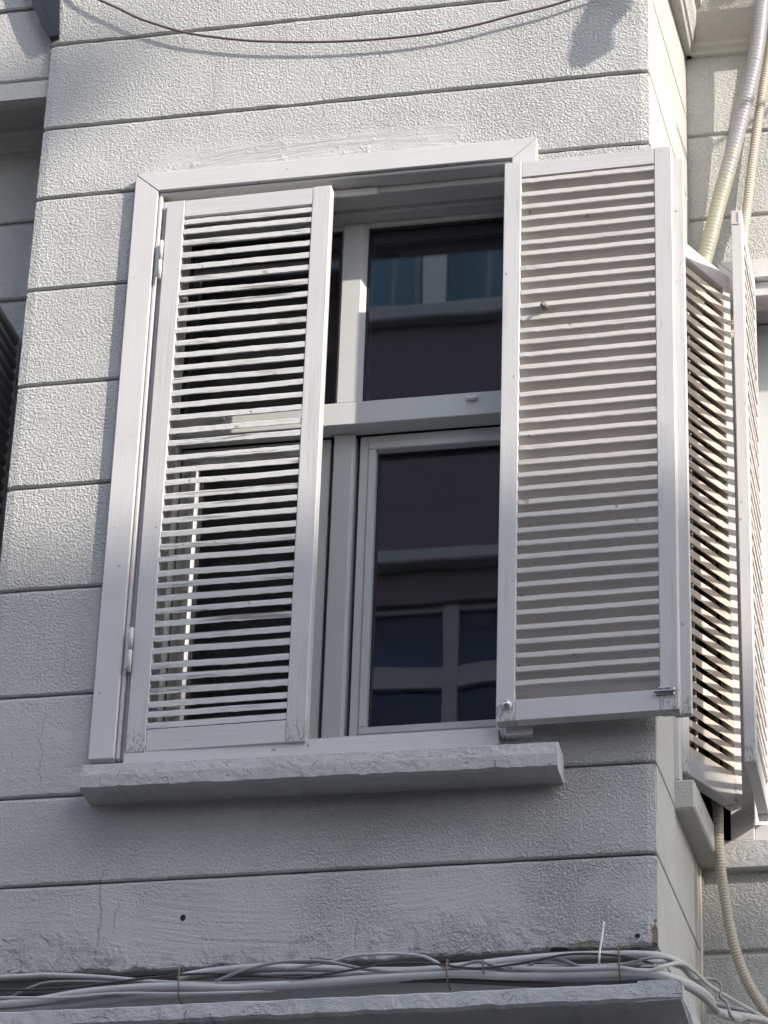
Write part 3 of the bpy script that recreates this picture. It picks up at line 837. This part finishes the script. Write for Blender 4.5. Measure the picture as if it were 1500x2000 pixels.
cable('cable', [(-0.165-.1, -0.05, -2.209), (-0.005, -0.05, -2.2), (0.142, -0.05, -2.189), (0.255, -0.05, -2.187), (0.422, -0.05, -2.185), (0.578, -0.05, -2.18), (0.721, -0.05, -2.174), (0.863, -0.05, -2.172), (1.026, -0.05, -2.186), (1.166, -0.05, -2.192), (1.272, -0.05, -2.193), (1.322, -0.02, -2.2), (1.355, 0.06, -2.196), (1.377, 0.15, -2.197)], .0075, 'cable_mid', 'lowest grey cable lying just above the ledge edge', group=G)
cable('cable', [(-0.169-.1, -0.045, -2.182), (-0.135, -0.045, -2.172), (-0.102, -0.045, -2.159), (-0.057, -0.045, -2.143), (-0.023, -0.045, -2.14), (0.035, -0.045, -2.142), (0.115, -0.045, -2.148)], .0034, 'cable_mid', 'short thin grey cable curving up at the left end of the ledge', group=G)
cable('cable', [(0.336, -0.065, -2.164), (0.39, -0.065, -2.144), (0.446, -0.065, -2.131), (0.49, -0.065, -2.127), (0.546, -0.065, -2.128), (0.59, -0.065, -2.134), (0.668, -0.065, -2.154), (0.734, -0.065, -2.163), (0.822, -0.065, -2.163), (0.865, -0.065, -2.155), (0.898, -0.065, -2.147), (0.931, -0.065, -2.155), (0.974, -0.065, -2.172), (1.006, -0.065, -2.164), (1.039, -0.065, -2.146), (1.082, -0.065, -2.153), (1.125, -0.065, -2.171), (1.189, -0.065, -2.172), (1.243, -0.065, -2.161), (1.275, -0.065, -2.157), (1.302, -0.03, -2.148), (1.319, 0.05, -2.141), (1.333, 0.12, -2.134), (1.362, 0.2, -2.103), (1.382, 0.2, -2.119), (1.379, 0.2, -2.143), (1.394, 0.2, -2.161), (1.402, 0.2, -2.19), (1.411, 0.3, -2.164), (1.423, 0.4, -2.111)], .0036, 'cable_mid', 'thin wavy grey cable ending in a loop past the bay corner', group=G)
cable('cable', [(0.489, -0.06, -2.141), (0.578, -0.06, -2.131), (0.633, -0.06, -2.119), (0.71, -0.06, -2.118), (0.776, -0.06, -2.126), (0.809, -0.06, -2.14), (0.834, -0.06, -2.155), (0.897, -0.06, -2.159), (0.984, -0.06, -2.154), (1.038, -0.06, -2.152), (1.103, -0.06, -2.164)], .0034, 'cable_light', 'thin pale cable arching up off the bundle below the sill', group=G)
cable('cable', [(0.975, -0.07, -2.167), (1.083, -0.07, -2.175), (1.19, -0.07, -2.177), (1.256, -0.07, -2.188), (1.295, -0.06, -2.174), (1.32, 0.0, -2.146), (1.338, 0.08, -2.132), (1.362, 0.15, -2.138), (1.389, 0.25, -2.125), (1.424, 0.4, -2.099), (1.476, 0.5, -2.094), (1.62, .535, -2.1), (1.75, .568, -2.12)], .0045, 'cable_light', 'thin pale cable running diagonally down past the bay corner', group=G)
cable('cable', [(1.356, 0.2, -2.173), (1.394, 0.3, -2.147), (1.438, 0.42, -2.113), (1.487, 0.5, -2.099), (1.62, .535, -2.1), (1.75, .568, -2.12)], .0085, 'cable_light', 'thick pale cable lowest in the bottom right corner', group=G)
cable('cable', [(1.35, 0.25, -2.137), (1.379, 0.35, -2.109), (1.424, 0.45, -2.087), (1.474, 0.52, -2.077), (1.62, .535, -2.08), (1.75, .568, -2.10)], .006, 'cable_mid', 'grey cable above the thick one in the bottom right corner', group=G)
cable('cable', [(0.578, -0.05, -2.176), (0.688, -0.05, -2.175), (0.819, -0.05, -2.180), (0.95, -0.05, -2.192), (1.08, -0.05, -2.203), (1.198, -0.05, -2.206), (1.26, -.05, -2.203)], .005, 'cable_dark', 'dark cable half hidden at the bottom of the bundle', group=G)
cable('cable', [(-.30, -.03, -2.155), (-.1, -.03, -2.16), (.1, -.03, -2.165), (.3, -.03, -2.150), (.42, -.03, -2.152), (.6, -.03, -2.16), (.8, -.03, -2.163), (1.0, -.03, -2.16), (1.2, -.03, -2.165), (1.27, -.03, -2.17)], .006, 'cable_dark', 'black filler cable added as the dark gap behind the pale cables', group=G)  # black filler standing in for the shaded gap behind the bundle
cable('cable', [(.42, -.055, -2.150), (.52, -.055, -2.152), (.62, -.055, -2.160), (.75, -.055, -2.166), (.9, -.055, -2.164), (1.05, -.055, -2.175), (1.2, -.055, -2.186)], .0045, 'cable_mid', 'grey cable crossing in the middle of the bundle', group=G)
cable('cable', [(-.30, -.05, -2.145), (-.12, -.055, -2.158), (.02, -.06, -2.160), (.16, -.062, -2.150), (.30, -.06, -2.143), (.44, -.06, -2.155), (.56, -.06, -2.168)], .0028, 'cable_dark', 'thin black strand weaving through the left half of the bundle', group=G)
cable('cable', [(.50, -.07, -2.168), (.60, -.072, -2.160), (.70, -.074, -2.147), (.80, -.074, -2.150), (.90, -.074, -2.166), (1.00, -.074, -2.158), (1.10, -.074, -2.144), (1.20, -.072, -2.152), (1.27, -.06, -2.168)], .0026, 'cable_dark', 'thin black strand weaving through the right half of the bundle', group=G)
cable('cable', [(-.30, -.062, -2.168), (-.15, -.066, -2.178), (.0, -.068, -2.186), (.12, -.07, -2.183), (.26, -.07, -2.190), (.40, -.066, -2.192), (.50, -.045, -2.182), (.58, -.03, -2.175)], .0032, 'cable_light', 'thin pale strand along the front of the left half of the bundle', group=G)
def tie(x, z0, z1, lab):
    o = link('cable_tie', tube([(x-.001, -.02, z1+.002), (x, -.066, z1), (x+.0015, -.077, (z0+z1)/2), (x+.002, -.066, z0), (x+.002, -.03, z0-.003)], .0019, 6, 4), 'tie', None, True)
    tag(o, lab, 'cable tie', 'wire ties round the cable bundle')
tie(.257, -2.199, -2.128, 'thin wire tie at the left end of the thick pale cable')
tie(.836, -2.190, -2.140, 'rusty tie round the cables under the sill middle')
tie(.913, -2.178, -2.146, 'second rusty tie just right of the sill middle')
tie(1.199, -2.198, -2.125, 'rusty tie nearest to the bay corner')
o = link('cable_tie', tube([(1.167, -.060, -2.07), (1.164, -.070, -2.11), (1.159, -.076, -2.157), (1.157, -.05, -2.175)], .0022, 6, 4), 'white_plastic', None, True)
tag(o, 'white plastic tie with its long tail standing up from the cables', 'cable tie', 'wire ties round the cable bundle')

def ribs(pitch, amt): return lambda s: 1.0 + amt*math.cos(2*math.pi*s/pitch)
def ribbed(name, pts, r, mat, pitch, amt, label, cat):
    C = catmull(pts, 40)
    # resample evenly so the ribs come out regular
    out = [C[0]]; acc = 0.0; stp = pitch/6
    for i in range(1, len(C)):
        a, b = C[i-1], C[i]; d = (b-a).length
        t = stp-acc
        while t <= d:
            out.append(a.lerp(b, t/d)); t += stp
        acc = (acc + d) % stp
    o = link(name, tube(out, r, 14, 0, None, ribs(pitch, amt)), mat, None, True)
    return tag(o, label, cat)
ribbed('pipe', [(1.536, 0.46, 0.824), (1.516, 0.47, 0.733), (1.504, 0.477, 0.638), (1.489, 0.484, 0.546), (1.464, 0.495, 0.441), (1.437, 0.505, 0.337), (1.41, 0.515, 0.234), (1.382, 0.523, 0.131), (1.357, 0.53, 0.028), (1.343, 0.535, -0.022), (1.326, 0.54, -0.102), (1.31, 0.575, -0.171)], .0205, 'tape', .0105, .012, 'thick silvery tape wrapped hose hanging at the upper right', 'hose')
ribbed('conduit', [(1.534, 0.535, 0.838), (1.525, 0.535, 0.635), (1.505, 0.535, 0.504), (1.486, 0.535, 0.375), (1.467, 0.535, 0.232), (1.454, 0.535, 0.121), (1.446, 0.525, 0.044), (1.42, .52, -.2), (1.36, .50, -.5), (1.346, .49, -1.1), (1.349, 0.49, -1.507), (1.353, 0.49, -1.572), (1.353, 0.49, -1.649), (1.357, 0.49, -1.725), (1.367, 0.49, -1.814), (1.381, 0.49, -1.901), (1.402, 0.49, -1.976), (1.431, 0.49, -2.038), (1.466, 0.49, -2.088), (1.56, .5, -2.16)], .0118, 'conduit', .0078, .075, 'thin cream corrugated conduit emerging below the side shutter', 'conduit')
cable('cable', [(1.294, .553, .66), (1.2945, .553, 0), (1.2945, .553, -1), (1.300, .553, -1.6), (1.3005, .553, -2.12)], .0055, 'conduit', 'straight cream cable running down the inner corner', sub=3)

# black curved hood edge on the upper left wall
def hood():
    bm = bmesh.new()
    C = Vector((.28, .94))            # centre of the rim in x,z
    rows = []
    n = 40
    for i in range(n+1):
        a = R(178) + R(58)*i/n
        r1 = .74
        px, pz = C.x + r1*math.cos(a), C.y + r1*math.sin(a)
        rows.append((px, pz))
    return rows
hd = empty('awning', (-.30, -.02, .5), 'black curved metal hood poking out at the bay top left corner', 'awning')
pts = [(-.330, .640), (-.3125, .557), (-.293, .515), (-.268, .468), (-.2665, .640)]
path = [(-.392, .78), (-.360, .69), (-.3265, .592), (-.3125, .553), (-.297, .518), (-.280, .487), (-.2645, .458)]
def inset(d): return [(x+d, z+d*.15) for x, z in path]
link('rim', prism(path + inset(.022)[::-1], -.018, .0145, 'y', .0), 'dark', hd)
link('panel', prism(inset(.0225) + [(-.2645, .76)], -.006, .004, 'y'), m_plain('navy_hood_panel', (.018, .022, .034), .35), hd)

# unseen sheet added above the frame, outlined to throw a shadow on the bay
cl = [(1.869, .882), (1.824, .781), (1.827, .749), (1.814, .719), (1.821, .679), (1.852, .675), (1.912, .713), (1.925, .721), (1.92, .78), (1.939, .809), (1.967, .842), (1.975, .90), (1.97, 1.25), (1.87, 1.25)]
o = link('shadow_cloth', prism(cl, -.402, -.398, 'y'), 'shadow_cloth', None)
tag(o, 'small unseen grey sheet added above the bay for its shadow', 'shadow_cloth')
o = link('clothes_line', tube([(1.2, -.40, 1.26), (1.9, -.4, 1.252), (2.8, -.40, 1.26)], .003, 6, 4), 'cable_dark', None, True)
tag(o, 'dark unseen line added to carry the shadow sheet above the bay', 'clothes line')
for i, x in enumerate((1.2, 2.8)):
    o = link('line_bracket', tube([(x, .03 if x < 1.3 else -.06, 1.26), (x, -.41, 1.26)], .008, 8, 0), 'metal', None, True)
    tag(o, ('left' if i == 0 else 'right') + ' metal bracket added out of view to hold the line above the bay', 'bracket')

# ------------------------------------------------------------------ opposite side of the street (seen in the glass)
OZ = 8.20
FY = -8.2
opp = empty('building', (-1, FY-3, GZ), 'brown grey house across the street mirrored in the window glass', 'building')
def op(name, mat, *b, bev=0.0, parent=None):
    return link(name, box(*b, bev=bev), mat, parent or opp)
FW = FY+.2      # facade plane y=-8.0
OL = 6.5
op('wall', 'opp', -4.0, 3.5, FY-8, FY-.12, GZ, OL)
tall = empty('building', (25, FY-3, GZ), 'taller brown house farther along the opposite side of the street', 'building')
link('wall', box(12.6, 19.4, FY-8, FW, GZ, OZ), 'opp', tall)
for (xa, xb, hh, lab) in ((-22, -4.01, .2, 'low house to the left across the street'), (3.51, 12.59, -.6, 'low house between the two tall ones across the street'), (19.41, 34, 1.5, 'low house at the far right across the street')):
    lo = empty('building', ((xa+xb)/2, FY-3, GZ), lab, 'building')
    link('wall', box(xa, xb, FY-8, FW, GZ, hh), 'opp', lo)
    link('roof', box(xa-.0, xb, FY-8, FW+.15, hh+.001, hh+.15, .01), 'roof', lo)
    q = xa + 1.2
    while q < xb-1.6:
        ww = link('window', box(q, q+1.1, FW+.001, FW+.05, -3.2, -1.6, .01), 'opp_white', lo)
        link('pane', box(q+.08, q+1.02, FW+.0505, FW+.056, -3.12, -1.68), 'glass', ww)
        q += 2.6
# windows of the two visible storeys, on a bay of the facade
wins = []
def facade(x0, x1, z0, z1): return op('wall', 'opp', max(x0, -4.0), min(x1, 3.5), FY-.1195, FW, z0, z1)
# columns of windows
XS = [(-2.35, -.30), (1.6, 2.9)]
def band(z0, z1): facade(-40, 40, z0, z1)
band(GZ, .2); band(1.9, 2.05); band(3.36, 5.10); band(6.10, OL)
def fill_row(z0, z1):
    xp = -4.0
    for a, b in XS:
        facade(xp, a, z0, z1); xp = b
    facade(xp, 3.5, z0, z1)
fill_row(.2, 1.9); fill_row(2.05, 3.36); fill_row(5.10, 6.10)
def opp_window(a, b, z0, z1, style):
    bm = bmesh.new(); fw = .07
    y0, y1 = FW-.10, FW-.05
    box(a, a+fw, y0, y1, z0, z1, 0, bm); box(b-fw, b, y0, y1, z0, z1, 0, bm)
    box(a+fw, b-fw, y0, y1, z0, z0+fw, 0, bm); box(a+fw, b-fw, y0, y1, z1-.03, z1, 0, bm)
    wm = 'opp_white' if style == 'up' else 'opp_grey'
    wn_ = link('window', bm, wm, opp)
    if style == 'up':
        m = -.955 if a > -3 and a < 0 else (a+b)/2
        op('mullion', 'opp_white', m-.065, m+.065, y0-.005, y1+.02, z0, z1, parent=wn_)
        op('pane', 'clear', a+fw, b-fw, y0+.02, y0+.026, z0+fw, z1-.03, parent=wn_)
        op('blind', 'teal', a+.02, b-.02, FY-.118, FY-.112, z0+.02, z1-.01, parent=wn_)
        for c in (m-.29, m-.155, m+.25, m+.6):
            if a+.1 < c < b-.1: op('curtain', 'curtain', c-.014, c+.014, FY-.111, FY-.106, z0+.02, z1-.01, parent=wn_)
    else:
        m = -.845 if a > -3 and a < 0 else (a+b)/2
        op('mullion', 'opp_grey', m-.04, m+.04, y0-.005, y1+.015, z0, z1, parent=wn_)
        for (p, q) in ((a+fw, m-.04), (m+.04, b-fw)):
            n = 12
            up = [(p+(q-p)*i/n, 3.0-.9*0+z0-2.05 + .025*math.sin(math.pi*i/n)) for i in range(n+1)]
            lo = [(x, zz-.12) for x, zz in up]
            link('transom', prism(up + lo[::-1], y0, y1+.01, 'y'), 'opp_grey', wn_)
        op('pane', 'clear', a+fw, b-fw, y0+.02, y0+.026, z0+fw, z1-.03, parent=wn_)
        op('curtain', 'navy', a+.02, b-.02, FY-.118, FY-.112, z0+.02, z1-.01, parent=wn_)
    return wn_
for a, b in XS:
    opp_window(a, b, 5.10, 6.10, 'up')
    opp_window(a, b, 2.05, 3.36, 'low')
    opp_window(a, b, .2, 1.9, 'low')
    op('window_sill', 'opp_trim', a-.15, b+.15, FW+.0005, FW+.10, 4.985, 5.075, bev=.01)
op('cornice', 'opp_trim', -4.0, 3.5, FW+.0005, FW+.12, 3.545, 3.62, bev=.01)
op('parapet', 'opp_trim', -4.0, 3.5, FY-8, FW+.05, OL+.001, OL+.10, bev=.01)
link('parapet', box(12.6, 19.4, FY-8, FW+.05, OZ+.001, OZ+.06, .01), 'opp_trim', tall)
for i in range(2):
    for zz in (2.05, 5.0):
        ww = link('window', box(13.6+i*3.4, 14.9+i*3.4, FW+.001, FW+.05, zz, zz+1.7, .01), 'opp_white', tall)
        link('pane', box(13.68+i*3.4, 14.82+i*3.4, FW+.0505, FW+.056, zz+.08, zz+1.62), 'glass', ww)
# unseen dish added on the opposite roof for a soft shadow on the bay
sdish = empty('shadow_dish', (14.43, FY+.1, OZ+.06), 'grey dish on a mast added on the opposite roof for its soft shadow', 'satellite dish')
link('mast', tube([(14.43, FY+.1, OZ+.06), (14.43, FY+.1, 9.60)], .02, 8, 0), 'metal', sdish, True)
bm = bmesh.new()
ax = SUN
aa = ax.cross(Vector((0, 0, 1))).normalized(); bb = ax.cross(aa)
for sgn in (0, 1):
    rings = []
    for i in range(1, 6):
        r_ = .24*i/5
        rings.append([bm.verts.new(Vector((14.43, FY+.12, 9.60)) + aa*math.cos(2*math.pi*j/24)*r_ + bb*math.sin(2*math.pi*j/24)*r_*.85 + ax*(r_*r_*.5+sgn*.004)) for j in range(24)])
    bm.faces.new(rings[0])
    for i in range(4):
        for j in range(24): bm.faces.new((rings[i][j], rings[i][(j+1) % 24], rings[i+1][(j+1) % 24], rings[i+1][j]))
link('dish', bm, 'opp_trim', sdish)
for o in bpy.data.objects:
    if '_base' in o: del o['_base']
